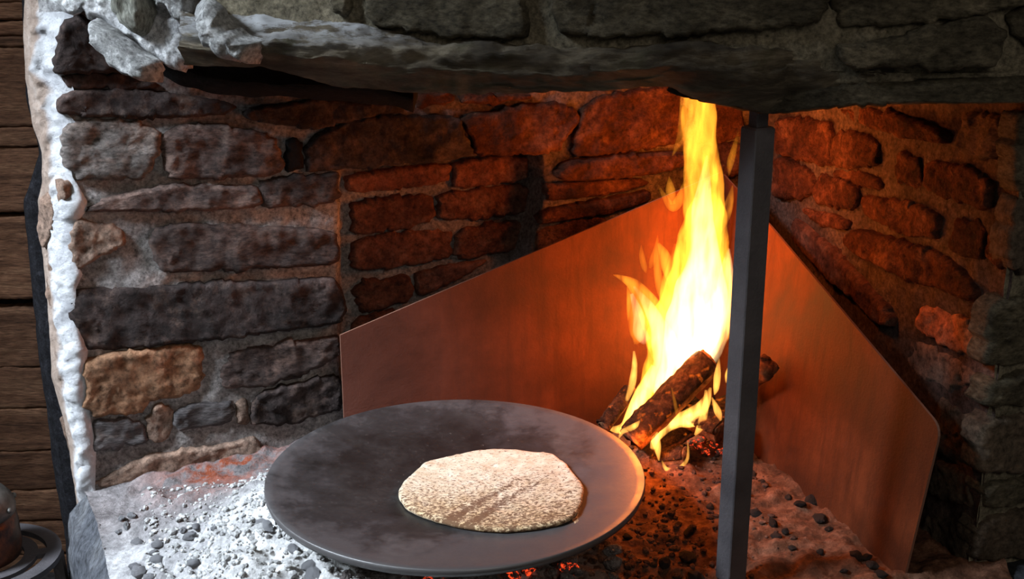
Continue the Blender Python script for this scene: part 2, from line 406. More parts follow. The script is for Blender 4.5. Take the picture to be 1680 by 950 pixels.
fl = mesh('floor', [(-2.2, .6, -.42), (1.6, .6, -.42), (1.6, 2.5, -.42), (-2.2, 2.5, -.42)], [(0, 1, 2, 3)], M['floor'], smooth=False)
tag(fl, 'dark flagstone floor below the hearth', 'floor', kind='structure')
cl = mesh('light_block', [(-.55, 1.72, 1.25), (1.3, 1.4, 1.25), (1.3, 2.5, 1.25), (-.55, 2.5, 1.25)], [(0, 1, 2, 3)], M['black'], smooth=False)  # added unseen slab, keeps ambient light out of the chimney void
tag(cl, 'added unseen slab blocking light from above the chimney void', 'light_block', kind='structure')
# hearth block: top outline on z=0, sloping left face
edge = [on_z(px, py, -.004) for px, py in ((141,806),(152,830),(165,862),(172,890),(185,950),(200,1010))]
vs = []; nz_ = 20; N = 60
for i in range(N+1):
    t_ = i/N*(len(edge)-1); k = min(int(t_), len(edge)-2); top = edge[k].lerp(edge[k+1], t_-k)
    for j in range(nz_+1):
        f = j/nz_; q = top + Vector((-.028*sstep(0, .12, f) - .05*f, -.02*f, -.416*f))
        vs.append(q + Vector((-.012, 0, 0))*fbm(q, 16, 4)*min(1, f*8))
k0 = len(vs); fs = grid(N, nz_)
fr = edge[-1]
vs += [fr + Vector((1.6, 0, 0)), Vector((fr.x+1.6, fr.y, -.42)), fr, Vector((fr.x-.08, fr.y, -.42)), Vector((fr.x+1.6, 2.4, -.004)), edge[0]+Vector((0,.4,0))]
fs += [(k0+2, k0, k0+1, k0+3)] + [tuple([i*(nz_+1) for i in range(N+1)] + [k0, k0+4, k0+5])]
he = mesh('hearth', vs, fs, M['hearth'], smooth=True)
tag(he, 'raised grey slate hearth slab under the ash', 'hearth', kind='structure')

# ---- chimney breast, lintel and limewashed lumps
wbr = wall('wall_breast', PL, -.72, .78, .755, 1.25, M['mortar_dull'], label='dark stone chimney breast above the lintel')
BREAST = [('olive', [(608,-40),(700,-60),(860,-60),(856,0),(870,60),(800,62),(690,52),(610,40)], .018),
 ('olive', [(895,-60),(1110,-60),(1350,-60),(1356,38),(1120,58),(960,60),(918,50)], .02),
 ('olive', [(1362,-60),(1700,-60),(1690,5),(1600,22),(1480,40),(1372,42)], .014),
 ('olive', [(540,-60),(576,-60),(578,18),(548,22)], .014),
 ('olive', [(1372,71),(1417,72),(1487,57),(1545,40),(1609,24),(1646,61),(1635,108),(1602,110),(1501,108),(1417,111),(1380,101)], .03),
 ('olive', [(1652,20),(1720,14),(1720,90),(1668,70)], .012)]
for m, poly, pr in BREAST: stone(poly, PL, M[m], wbr, pr)
stone([(1095,143),(1180,128),(1250,152),(1330,142),(1450,134),(1720,116),(1720,166),(1500,169),(1410,170),(1322,182),(1260,187),(1180,172),(1130,160)], PL.off(-.01), M['olive'], wbr, .022)
stone([(1288,70),(1366,72),(1376,112),(1480,116),(1640,112),(1720,100),(1720,118),(1450,136),(1330,143),(1290,146)], PL.off(-.02), M['mortar_dull'], wbr, .022)
# underside slab of the breast
vs = []; nu = 240
PLx = [PL.uw(260 + 1500*i/nu, 150).x for i in range(nu+1)]
BOT = [(260,100),(330,108),(430,112),(500,128),(560,142),(700,152),(850,155),(1000,148),(1095,141),(1130,160),(1180,171),(1260,186),(1322,181),(1410,170),(1500,169),(1760,166)]
TOPS = [(260,-10),(330,20),(430,14),(500,18),(560,30),(640,48),(700,62),(850,66),(1000,70),(1120,64),(1200,58),(1290,62),(1380,60),(1500,62),(1760,40)]
RID = [(260,60),(330,62),(430,78),(500,80),(560,74),(640,80),(700,92),(850,96),(1000,94),(1120,92),(1200,88),(1290,84),(1380,90),(1500,90),(1760,90)]
PRO = [(260,.05),(330,.06),(430,.085),(560,.08),(700,.06),(850,.05),(1100,.045),(1230,.03),(1290,.0),(1380,-.012),(1760,-.012)]
nr = 26
for i in range(nu+1):
    px = 300 + 1460*i/nu
    # clamp so the lintel stays inside its tabulated outline
    yt, yr, yb, pr = (lerp(T, px) for T in (TOPS, RID, BOT, PRO))
    yr += 5*mn.noise(Vector((px*.02, 1, 0))) + 4*mn.noise(Vector((px*.06, 2, 0))); yb += 3*mn.noise(Vector((px*.05, 3, 0)))
    P0 = PL.off(-.03).hit(px, yt); P1 = PL.off(pr).hit(px, yr); P2 = PL.off(pr*.4).hit(px, yb)
    P3 = P2 + Vector((.04, .25, .04)); P1b = P1.lerp(P2, .35) + PL.n*(.012 if pr > 0 else 0)
    pts = []
    for a, b, n in ((P0, P1, 16), (P1, P1b, 8), (P1b, P2, 16), (P2, P3, 8)):
        for j in range(n): pts.append(a.lerp(b, j/n))
    pts.append(P3)
    for j, q in enumerate(pts):
        dmp = 1 if j < 38 else .4
        vs.append(q + (PL.n*.7 + Vector((0, 0, .5)))*(.018*fbm(Vector((q.x*.45, q.y, q.z*1.6)), 13, 5) + .010*fbm(Vector((q.x*.5, q.y, q.z*2)), 42, 5) + .010*abs(fbm(Vector((q.x*.6, q.y, q.z*1.5)), 24, 3)))*dmp)
t = NT('lintel_schist'); v = t.coord((1, 1.4, 4)); a = t.noise(v, 7, 10, .7, .5)
c = t.ramp(a, R((.28, (42, 35, 29)), (.46, (86, 76, 62)), (.6, (134, 122, 102)), (.74, (190, 180, 162))))
c = t.mix(t.rng(t.noise(t.coord(), 10, 6, .6), .54, .66, 0, .7), c, lin(74, 72, 46))
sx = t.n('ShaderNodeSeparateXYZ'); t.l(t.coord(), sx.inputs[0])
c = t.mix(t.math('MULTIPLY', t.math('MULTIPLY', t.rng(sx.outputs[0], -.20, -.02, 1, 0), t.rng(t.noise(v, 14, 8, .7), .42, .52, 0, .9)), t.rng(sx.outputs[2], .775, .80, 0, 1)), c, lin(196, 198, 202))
nb = t.bump(t.noise(v, 24, 12, .75, .5), .9, .02); nb = t.bump(t.noise(v, 130, 6, .7), .8, .004, nb)
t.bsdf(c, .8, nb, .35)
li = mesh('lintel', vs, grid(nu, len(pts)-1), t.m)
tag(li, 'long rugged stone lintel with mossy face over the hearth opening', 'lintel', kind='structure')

# soot-black inner beam behind the lintel
vs = []
BT = [(255,108),(300,104),(400,100),(680,110)]; BB = [(255,118),(290,135),(330,150),(380,160),(470,163),(560,166),(640,176),(678,186)]
for i in range(61):
    px = 255 + 423*i/60
    bb = lerp(BB, px); q1 = on_y(px, bb-70, 1.90); q2 = on_y(px, bb, 1.86); q0 = on_y(px, bb-26, 1.82)
    for q in (q1, q1.lerp(q0, .5), q0, q0.lerp(q2, .5), q2, q2+Vector((0, .10, .01)), q1+Vector((0, .10, 0))):
        vs.append(q + Vector((0, -.5, .6))*.012*fbm(q, 16, 4))
fs = grid(60, 6) + [(0, 1, 2, 3, 4, 5, 6), tuple(60*7+k for k in range(7))]
tag(mesh('beam', vs, fs, M['black']), 'soot-black inner beam behind the lintel on the left', 'beam', kind='structure')

# limewashed corbel stones at the lintel's left end
lump = wall('wall_corbel', PB.off(.05), .02, .33, .80, 1.25, M['lime'], .012)
tag(lump, 'limewashed stones at the left end of the lintel', 'wall', kind='structure')
PC = Plane((-.46, 1.72, .75), (-.25, -.97, .05)); BD = Vector((-.32, .95, -.02))
for nm, m, poly, off, pr, rd in (
  ('stone', 'lime', [(95,-30),(260,-40),(330,-20),(335,40),(345,75),(330,92),(308,110),(302,116),(285,112),(262,96),(225,70),(185,38),(165,32),(158,36),(150,22),(140,12),(128,27),(114,18),(100,5)], -.03, .02, .008),
  ('stone', 'limedirty', [(161,34),(175,40),(200,58),(232,80),(258,98),(267,108),(266,128),(261,134),(245,130),(215,117),(190,98),(172,68)], .005, .035, .006),
  ('stone', 'pale', [(190,-40),(240,-40),(246,0),(252,14),(248,48),(238,51),(222,47),(208,34),(196,16)], .0, .03, 0),
  ('stone', 'limedirty', [(255,-40),(335,-40),(338,10),(335,44),(312,42),(292,24),(282,8),(262,4)], .0, .035, .01),
  ):
    stone(poly, PC.off(off), M[m], lump, pr, bev=.014, rough=.008, round_=rd, smoothk=1, back=.09 if nm == 'stone' and m == 'lime' else .05, bdir=BD)

stone([(334,20),(352,2),(370,14),(378,34),(392,48),(420,62),(442,66),(432,84),(421,101),(402,96),(382,99),(362,88),(346,74),(334,56)], PL.off(.075), M['limedirty'], lump, .03, bev=.012, rough=.012, round_=.015, smoothk=1, back=.10, bdir=BD)
# ------------------------------------------------------------------ ash and earth on the hearth
def gh(x, y):
    """height of the ash and earth bed"""
    h = .004
    h += .075*math.exp(-((x+.16)/.24)**2 - ((y-1.66)/.30)**2)
    h += .035*math.exp(-((x+.38)/.12)**2 - ((y-1.72)/.22)**2)
    d = (PB.o - Vector((x, y, 0))).dot(-PB.n)             # distance in front of back wall
    h += .018*math.exp(-(max(d, 0)/.06)**2)*sstep(-.75, -.55, x)
    lumps = sstep(-.5, -.3, x)*sstep(.28, .02, x)*sstep(1.75, 1.5, y) + .35
    p = Vector((x, y, 0))
    h += .010*fbm(p, 7, 3) + (.006+.008*lumps)*fbm(p, 28, 3) + .0035*(.5+lumps)*fbm(p, 90, 3)
    ed = x - (-.70 + (1.84-y)*-.0 + (1.9-y)*.36*1.0)      # left edge of the slab
    return max(h*sstep(-.03, .06, ed), -.002)
nx, ny = 270, 190; vs = []
x0, x1, y0, y1 = -.76, .74, 1.33, 2.36
for i in range(nx+1):
    for j in range(ny+1):
        x, y = x0+(x1-x0)*i/nx, y0+(y1-y0)*j/ny
        el = None
        for (a, b) in zip(edge, edge[1:]):
            if b.y <= y <= a.y: el = a.x + (b.x-a.x)*(y-a.y)/(b.y-a.y)
        if el is None: el = edge[0].x if y > edge[0].y else edge[-1].x
        x = max(x, el - .004 + .003*fbm((x, y, 5), 30, 2))
        vs.append((x, y, gh(x, y)))
t = NT('ash_and_earth'); v = t.coord(); sx = t.n('ShaderNodeSeparateXYZ'); t.l(v, sx.inputs[0])
big = t.noise(v, 5, 6, .6); med = t.noise(v, 26, 9, .7); fin = t.noise(v, 120, 6, .7)
ash = t.ramp(med, R((.26, (104, 102, 102)), (.40, (172, 171, 172)), (.6, (222, 222, 221))))
dirt = t.ramp(med, R((.3, (56, 36, 27)), (.5, (100, 68, 51)), (.7, (142, 102, 82))))
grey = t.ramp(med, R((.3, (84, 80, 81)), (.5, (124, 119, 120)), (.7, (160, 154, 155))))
fx = t.math('ADD', sx.outputs[0], t.rng(big, 0, 1, -.12, .12))
c = t.mix(t.rng(fx, -.05, .16, 0, 1), ash, dirt)
c = t.mix(t.rng(fx, -.50, -.36, .75, 0), c, t.mix(1.0, c, (.55, .54, .56, 1), 'MULTIPLY'))
# greyer towards the back wall and darker at the left, with a red-burnt patch
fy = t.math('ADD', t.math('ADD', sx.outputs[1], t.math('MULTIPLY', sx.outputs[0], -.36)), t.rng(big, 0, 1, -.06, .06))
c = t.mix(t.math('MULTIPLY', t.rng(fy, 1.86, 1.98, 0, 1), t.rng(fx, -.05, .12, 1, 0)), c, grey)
dv = t.n('ShaderNodeVectorMath', operation='DISTANCE'); t.l(v, dv.inputs[0]); dv.inputs[1].default_value = (-.50, 1.93, .03)
red = t.math('MULTIPLY', t.rng(dv.outputs['Value'], .05, .17, 1, 0), t.rng(med, .42, .56, 0, 1))
c = t.mix(red, c, lin(126, 66, 46))
c = t.mix(1.0, c, t.ramp(fin, [(.3, (.6,)*3), (.65, (1.15,)*3)]), 'MULTIPLY')
nb = t.bump(med, .5, .01); nb = t.bump(fin, .9, .004, nb); nb = t.bump(t.noise(v, 320, 4, .7), .7, .0014, nb)
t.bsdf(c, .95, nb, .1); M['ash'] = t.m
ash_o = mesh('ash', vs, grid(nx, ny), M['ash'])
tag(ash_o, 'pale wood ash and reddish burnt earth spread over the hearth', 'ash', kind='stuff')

# crumbs: nobody could count them
ico = bmesh.new(); bmesh.ops.create_icosphere(ico, subdivisions=1, radius=1); IV = [v.co.copy() for v in ico.verts]; IF = [tuple(v.index for v in f.verts) for f in ico.faces]; ico.free()
def crumbs(name, n, sampler, rmin, rmax, mat, label):
    vs, fs = [], []
    for _ in range(n):
        x, y = sampler(); r = rmin + (rmax-rmin)*random.random()**2.5
        z = gh(x, y) + r*.3; k = len(vs); sq = (random.uniform(.7, 1.3), random.uniform(.7, 1.3), random.uniform(.5, .9))
        for q in IV: vs.append(Vector((x + q.x*r*sq[0]*random.uniform(.75, 1.2), y + q.y*r*sq[1]*random.uniform(.75, 1.2), z + q.z*r*sq[2])))
        fs += [tuple(k+i for i in f) for f in IF]
    o = mesh(name, vs, fs, mat, smooth=False); tag(o, label, 'crumbs', kind='stuff')
def samp_left():
    while True:
        x, y = random.uniform(-.62, -.02), random.uniform(1.40, 1.95)
        if x > -.68 + (1.9-y)*.36+.03 and y < 1.86 and random.random() < .25 + .75*math.exp(-((x+.35)/.16)**2 - ((y-1.6)/.2)**2): return x, y
def samp_right():
    while True:
        x, y = random.gauss(.2, .14), random.uniform(1.42, 2.02)
        if .0 < x < .44: return x, y
M['crumb'] = rock('ash_crumb', R((.3, (160, 160, 162)), (.5, (206, 206, 206)), (.7, (226, 226, 224))), 40, vary=(1, 1))
M['cinder'] = rock('earth_crumb', R((.3, (36, 28, 26)), (.5, (86, 62, 52)), (.7, (140, 104, 86))), 30, vary=(1, 1))
crumbs('ash_crumbs', 3000, samp_left, .0012, .0065, M['crumb'], 'crumbled grey-white ash grains left of the iron griddle')
crumbs('earth_crumbs', 1300, samp_right, .0012, .0075, M['cinder'], 'dark cinder grains scattered on the burnt earth')

# ---- lumps: charcoal, ash clods and embers, each its own thing
def lump_mesh(name, seed, mat, sub=2):
    b = bmesh.new(); bmesh.ops.create_icosphere(b, subdivisions=sub, radius=1)
    sx_, sy_, sz_ = 1.15, .85, .68
    for q in b.verts:
        d = q.co.copy(); f = 1 + .32*fbm(d + Vector((seed*3.1, 0, 0)), 1.3, 3) + .13*fbm(d + Vector((0, seed*2.7, 0)), 4, 2)
        q.co = Vector((d.x*sx_, d.y*sy_, d.z*sz_))*f
    me = bpy.data.meshes.new(name); b.to_mesh(me); b.free(); me.materials.append(mat)
    return me
M['char'] = rock('charcoal', R((.3, (22, 19, 18)), (.5, (48, 40, 37)), (.66, (104, 86, 76))), 60, bump=.8, vary=(.6, 1.5))
M['clod'] = rock('ash_clod', R((.3, (78, 78, 84)), (.48, (140, 140, 146)), (.62, (214, 214, 216))), 60, bump=.8, vary=(.8, 1.2))
t = NT('glowing_coal'); v = t.coord(); nz = t.noise(v, 1.6, 5, .65)
b = t.bsdf(t.ramp(nz, R((.35, (60, 30, 28)), (.6, (140, 128, 126)))), .9, t.bump(t.noise(v, 3, 6), .7, .3), .2)
t.l(t.ramp(nz, [(.40, (1, .07, .015)), (.56, (.25, .01, .005))]), b.inputs['Emission Color'])
t.l(t.rng(nz, .38, .50, 1.5, 0), b.inputs['Emission Strength']); M['ember'] = t.m
t = NT('ashy_coal'); v = t.coord(); nz = t.noise(v, 1.8, 6, .7)
t.bsdf(t.ramp(nz, R((.3, (70, 64, 64)), (.5, (132, 124, 122)), (.7, (182, 174, 172)))), .95, t.bump(t.noise(v, 3, 6), .7, .3), .15); M['coal'] = t.m
LM = {k: [lump_mesh(k+'_lump', s+j, M[k]) for j in range(6)] for s, k in enumerate(('char', 'clod', 'ember', 'coal'))}
def put(kind, name, x, y, r, label, cat, group, sink=.25, z=None):
    o = bpy.data.objects.new(name, random.choice(LM[kind])); COL.objects.link(o)
    o.scale = (r*random.uniform(.85, 1.2), r*random.uniform(.85, 1.2), r*random.uniform(.8, 1.1))
    o.rotation_euler = (random.uniform(-.4, .4), random.uniform(-.4, .4), random.uniform(0, 6.28))
    o.location = (x, y, (gh(x, y) if z is None else z) + r*.62*(1-sink*1.6))
    tag(o, label, cat, group)
def at_ground(px, py):
    z = 0
    for _ in range(6): q = on_z(px, py, z); z = gh(q.x, q.y)
    return q
for px, py, r in ((1313,825,12),(1240,840,14),(1268,858,12),(1274,878,14),(1288,872,9),(1130,872,12),(1235,775,12),(1128,915,20),(1140,945,20),(1090,925,14),(1165,830,9),(1300,900,9),(1030,880,10),(1225,830,9),(1345,905,9),(1252,790,9),(1100,885,9),(1385,930,8),(1120,800,7)):
    q = at_ground(px, py+r*.4); put('char', 'charcoal_lump', q.x, q.y, r/2000*1.5, 'black charcoal lump on the orange burnt earth right of the griddle', 'charcoal', 'charcoal lumps on the burnt earth')
for px, py, r in ((200,850,8),(216,845,7),(208,862,7),(195,872,5),(225,890,8),(258,895,8),(252,906,7),(258,918,11),(228,938,12),(246,946,9),(312,880,11),(300,872,7),(322,868,8),(350,866,5),(440,868,9),(428,850,8),(318,928,9),(505,905,11),(512,926,12),(480,900,8),(262,880,6),(222,930,8)):
    q = at_ground(px, py+r*.4); put('clod', 'ash_lump', q.x, q.y, r/2000*2.0, 'dusty grey burnt lump on the pale ash left of the griddle', 'ash lump', 'grey lumps on the pale ash')
q = at_ground(447, 792); put('char', 'charcoal_lump', q.x, q.y, .012, 'black charcoal piece at the top of the white ash heap', 'charcoal', None)
q = at_ground(462, 858); put('char', 'charcoal_lump', q.x, q.y, .014, 'black charcoal piece half under the left rim of the griddle', 'charcoal', None)
for px, py, r in ((1337,822,13),(1352,850,12),(1365,866,8),(1412,908,10),(1436,926,11),(1450,940,9),(1428,912,8),(1300,806,8)):
    q = at_ground(px-6, py+5); put('char', 'charcoal_lump', q.x, q.y, r/2000*1.95, 'charred lump lying along the foot of the right steel panel', 'charcoal', 'charred lumps along the right panel')
random.seed(11)
for k in range(46):
    px = random.uniform(560, 1015); py = random.uniform(935, 962) if px < 850 else random.uniform(905 + (1015-px)*.12, 960)
    q = at_ground(px, py)
    hot = (690 < px < 740 and k % 2) or (825 < px < 965 and random.random() < .16)
    put('ember' if hot else 'coal', 'glowing_ember' if hot else 'ashy_coal', q.x, q.y, random.uniform(.009, .015),
        'red-glowing coal in the ember bed under the griddle front' if hot else 'ash-coated coal in the ember bed under the griddle front', 'ember' if hot else 'coal',
        'glowing embers under the griddle' if hot else 'ashy coals under the griddle')
for px, py in ((868,938),(930,930),(938,938),(715,943)):
    q = at_ground(px, py); put('ember', 'glowing_ember', q.x, q.y, .012, 'red-glowing coal in the ember bed under the griddle front', 'ember', 'glowing embers under the griddle')

# ------------------------------------------------------------------ steel fireback: two leaning panels
t = NT('rusty_steel'); v = t.coord(); a = t.noise(v, 6, 9, .65, .3); vv = t.noise(t.coord((1, 1, .10)), 42, 8, .7)
c = t.ramp(a, R((.32, (48, 21, 8)), (.5, (74, 35, 14)), (.68, (96, 50, 25))))
c = t.mix(t.rng(vv, .48, .66, 0, .55), c, lin(46, 20, 9))
c = t.mix(t.rng(t.noise(v, 14, 8, .7), .58, .72, 0, .45), c, lin(60, 38, 32))
sx = t.n('ShaderNodeSeparateXYZ'); t.l(v, sx.inputs[0])
c = t.mix(t.math('MULTIPLY', t.rng(sx.outputs[0], -.30, -.62, 0, .7), t.rng(a, .3, .6, .5, 1)), c, lin(112, 78, 70))
nb = t.bump(t.noise(v, 220, 5, .7), .45, .0018)
t.bsdf(c, t.rng(a, .3, .7, .62, .8), nb, .2); M['steel'] = t.m
t = NT('steel_edge'); t.bsdf(lin(118, 84, 70), .5, None, .4); M['steel_edge'] = t.m
def panel(plane, pix, parent, rnd=None, th=.004):
    P = [plane.uw(*p) for p in pix]
    if rnd is not None:
        i = rnd; c = P[i]; a = c + (P[i-1]-c).normalized()*.022; b = c + (P[(i+1) % len(P)]-c).normalized()*.022
        P[i:i+1] = [a*(1-s)**2 + c*2*s*(1-s) + b*s*s for s in (0, .2, .4, .6, .8, 1)]
    n = len(P); vs = [plane.at(*p, 0) for p in P] + [plane.at(*p, -th) for p in P]
    fs = [tuple(range(n)), tuple(range(2*n-1, n-1, -1))] + [(i, (i+1) % n, n+(i+1) % n, n+i) for i in range(n)]
    o = mesh('panel', vs, fs, M['steel'], smooth=False); o.data.materials.append(M['steel_edge'])
    for p in o.data.polygons:
        if len(p.vertices) == 4 and p.area < .004: p.material_index = 1
    return under(o, parent)
A0 = Vector((-.29, 1.92, 0)); C0 = Vector((.39, 2.172, 0)); B0 = on_z(1482, 950, 0)
fb = empty('fireback', C0); tag(fb, 'rust-brown steel fireback of two panels meeting behind the fire', 'fireback')
uL = (C0-A0).normalized(); nL = Vector((uL.y, -uL.x, 0)); nL = Vector((nL.x, nL.y, .05)).normalized()
PLp = Plane(C0, nL, u=uL, w=nL.cross(uL))
panel(PLp, [(558,550),(1183,283),(1168,700),(566,722)], fb)
uR = (C0-B0).normalized(); nR = Vector((-uR.y, uR.x, 0)); nR = Vector((nR.x, nR.y, .085)).normalized()
PRp = Plane(B0, nR, u=uR, w=nR.cross(uR))
panel(PRp, [(1482,952),(1543,702),(1265,372),(1180,279),(1172,700)], fb, rnd=1)

# ------------------------------------------------------------------ iron post
t = NT('wrought_iron'); v = t.coord(); a = t.noise(v, 160, 6, .7)
c = t.ramp(t.noise(v, 9, 6), R((.35, (66, 64, 68)), (.65, (94, 90, 93))))
t.bsdf(c, .5, t.bump(a, .55, .003), .5, .2); M['iron'] = t.m
px_, py_ = .322, 1.585
po = empty('iron_post', (px_, py_, 0)); tag(po, 'square black iron post standing on the hearth and holding up the lintel', 'post')
def prism(sec, name, mat, parent, ang=0, bev=.0015):
    """sec: list of (z, half-size)"""
    vs = []; ca_, sa_ = math.cos(ang), math.sin(ang)
    for z, h in sec:
        b_ = min(bev, h*.3)
        for x, y in ((h, h-b_), (h-b_, h), (-h+b_, h), (-h, h-b_), (-h, -h+b_), (-h+b_, -h), (h-b_, -h), (h, -h+b_)):
            vs.append((x*ca_-y*sa_, x*sa_+y*ca_, z))
    fs = []
    for k in range(len(sec)-1):
        for i in range(8): j = (i+1) % 8; fs.append((k*8+i, k*8+j, k*8+8+j, k*8+8+i))
    fs += [tuple(range(8)), tuple(range(len(vs)-8, len(vs)))]
    o = mesh(name, vs, fs, mat, parent, smooth=False); return o
PA = math.radians(28)
prism([(-.004, .0162), (.6715, .0162), (.6745, .0142)], 'shaft', M['iron'], po, PA)
prism([(.6745, .0095), (.730, .0095)], 'tenon', M['iron'], po, PA)

# ------------------------------------------------------------------ griddle and oatcake
PC0 = Vector((-.085, 1.68, 0)); RP = .284; ZR = .13
def dish(r): return ZR - .026*(1-(r/RP)**2.2)
prof = [(RP*k/24, dish(RP*k/24)) for k in range(1, 25)] + [(RP+.0015, ZR-.001), (RP+.002, ZR-.006), (RP, ZR-.0115)]
prof += [(RP*(1-k/12), dish(RP*(1-k/12))-.0115) for k in range(1, 12)]
nS = 128; vs = [Vector((0, 0, dish(0)))]
for r, z in prof:
    for i in range(nS): a = 2*math.pi*i/nS; vs.append(Vector((r*math.cos(a), r*math.sin(a), z)))
vs.append(Vector((0, 0, dish(0)-.0115))); fs = [(0, 1+i, 1+(i+1) % nS) for i in range(nS)]
for k in range(len(prof)-1):
    for i in range(nS): j = (i+1) % nS; fs.append((1+k*nS+i, 1+k*nS+j, 1+(k+1)*nS+j, 1+(k+1)*nS+i))
k = 1+(len(prof)-1)*nS; fs += [(k+(i+1) % nS, k+i, len(vs)-1) for i in range(nS)]
t = NT('griddle_iron'); v = t.coord(); a = t.noise(v, 9, 10, .72, .1); f = t.noise(v, 120, 6, .75)
c = t.ramp(a, R((.30, (20, 18, 18)), (.48, (36, 34, 35)), (.62, (62, 59, 60)), (.75, (88, 84, 84))))
dg_ = t.n('ShaderNodeVectorMath', operation='DISTANCE'); t.l(v, dg_.inputs[0]); dg_.inputs[1].default_value = (-.05, .05, .03)
dd = t.math('ADD', dg_.outputs['Value'], t.rng(t.noise(v, 14, 9, .7), .25, .75, -.09, .09))
c = t.mix(t.rng(dd, .14, .22, 0, 1), lin(24, 21, 20), c)
c = t.mix(t.rng(dd, .20, .27, 0, .6), c, lin(82, 79, 80))
c = t.mix(t.rng(f, .62, .72, 0, .35), c, lin(130, 122, 118))
rr = t.ramp(a, [(.35, (.62,)*3), (.6, (.36,)*3)])
t.bsdf(c, rr, t.bump(f, .25, .0012), 1.0); M['griddle'] = t.m
gr = mesh('griddle', [q + Vector((0, 0, -.07)) for q in vs], fs, M['griddle']); gr.location = PC0 + Vector((0, 0, .07))
tag(gr, 'large round shallow black iron griddle plate resting over the embers', 'griddle')

OUT = [(653,819),(655,806),(662,795),(678,779),(697,764),(735,753),(776,746),(816,743),(860,748),(907,755),(916,763),(928,771),(940,788),(954,805),(958,818),(954,838),(947,857),(936,868),(920,874),(880,880),(830,882),(782,877),(745,869),(712,859),(686,849),(666,838)]
ZB = .1085
P = [on_z(px, py, ZB) for px, py in OUT]; cB = sum(P, Vector())/len(P)
Q = [Vector((p.x-cB.x, p.y-cB.y)) for p in P]; Q = resample(chaikin(Q, 2), 150)
rings = [(.985, 0), (1.0, .0025), (1.0, .0055), (.985, .0078), (.96, .0088)] + [(.96*(1-k/24), .0088) for k in range(1, 24)]
vs = []; n = len(Q)
for s, h in rings:
    for i, q in enumerate(Q):
        e = 1 + .010*mn.noise(Vector((q.x*45, q.y*45, 3)))
        x, y = q.x*s*e, q.y*s*e; rr_ = math.hypot(x+cB.x-PC0.x, y+cB.y-PC0.y)
        z = dish(min(rr_, RP)) + .0012 + h + (.0016*fbm((x, y, 0), 30, 3) + .0008*fbm((x, y, 0), 160, 2) if h > .004 else 0)
        vs.append(Vector((x, y, z-ZB)))
vs.append(Vector((0, 0, dish(.08)+.010-ZB))); fs = [tuple(range(n-1, -1, -1))]
for k in range(len(rings)-1):
    for i in range(n): j = (i+1) % n; fs.append((k*n+i, k*n+j, (k+1)*n+j, (k+1)*n+i))
k = (len(rings)-1)*n; fs += [(k+i, k+(i+1) % n, len(vs)-1) for i in range(n)]
t = NT('toasted_oatcake'); v = t.coord(); sx = t.n('ShaderNodeSeparateXYZ'); t.l(v, sx.inputs[0])
f1 = t.noise(t.coord((1, 1.6, 1), (0, 0, -.7)), 170, 5, .75, .2); f2 = t.noise(v, 9, 5, .6); st = t.noise(t.coord((1, .16, 1), (0, 0, -.55)), 42, 5, .6)
crumb = t.ramp(t.noise(v, 60, 5, .6), R((.3, (190, 168, 140)), (.6, (220, 204, 182)), (.8, (236, 226, 210))))
gold = lin(230, 190, 124); brown = lin(84, 48, 30)
# toasting gets stronger towards the near edge, streaked by the griddle
yy = t.math('ADD', sx.outputs[1], t.rng(f2, 0, 1, -.07, .07))
toast = t.rng(yy, .08, -.10, .0, .13)
edge_ = t.n('ShaderNodeVectorMath', operation='LENGTH'); t.l(v, edge_.inputs[0])
c = t.mix(t.rng(yy, .03, -.12, 0, .45), crumb, gold)
ss = t.math('ADD', t.math('MULTIPLY', sx.outputs[0], .81), t.math('MULTIPLY', sx.outputs[1], -.58))
ss = t.math('ADD', ss, t.rng(f2, 0, 1, -.012, .012))
line = t.math('ADD', t.rng(t.math('ABSOLUTE', t.math('ADD', ss, -.004), 0), .002, .012, .115, 0), t.rng(t.math('ABSOLUTE', t.math('ADD', ss, -.034), 0), .002, .011, .095, 0))
key = t.math('ADD', t.math('ADD', f1, toast), t.math('MULTIPLY', line, t.rng(yy, .05, -.02, 0, 1)))
c = t.mix(t.rng(key, .545, .645, 0, .88), c, brown)
c = t.mix(t.rng(sx.outputs[2], .0045, .0005, 0, 1), c, lin(238, 224, 196))
t.bsdf(c, .9, t.bump(f1, .7, .0025), .15); M['oat'] = t.m
oc = mesh('oatcake', vs, fs, M['oat']); oc.location = (cB.x, cB.y, ZB); tag(oc, 'flat toasted oatcake with scorch marks lying on the iron griddle', 'oatcake')
# torn flap on its right edge
fp = [on_z(px, py, ZB+.011) for px, py in ((944,812),(951,816),(953,832),(948,846),(949,858),(945,862),(938,852),(941,836))]
vs = [p - oc.location for p in fp] + [p - oc.location - Vector((0, 0, .005)) for p in fp]; m_ = len(fp)
fs = [tuple(range(m_)), tuple(range(2*m_-1, m_-1, -1))] + [(i, (i+1) % m_, m_+(i+1) % m_, m_+i) for i in range(m_)]
fo = mesh('flap', vs, fs, M['oat'], oc, smooth=False); fo['label'] = 'torn flap at the oatcake edge'

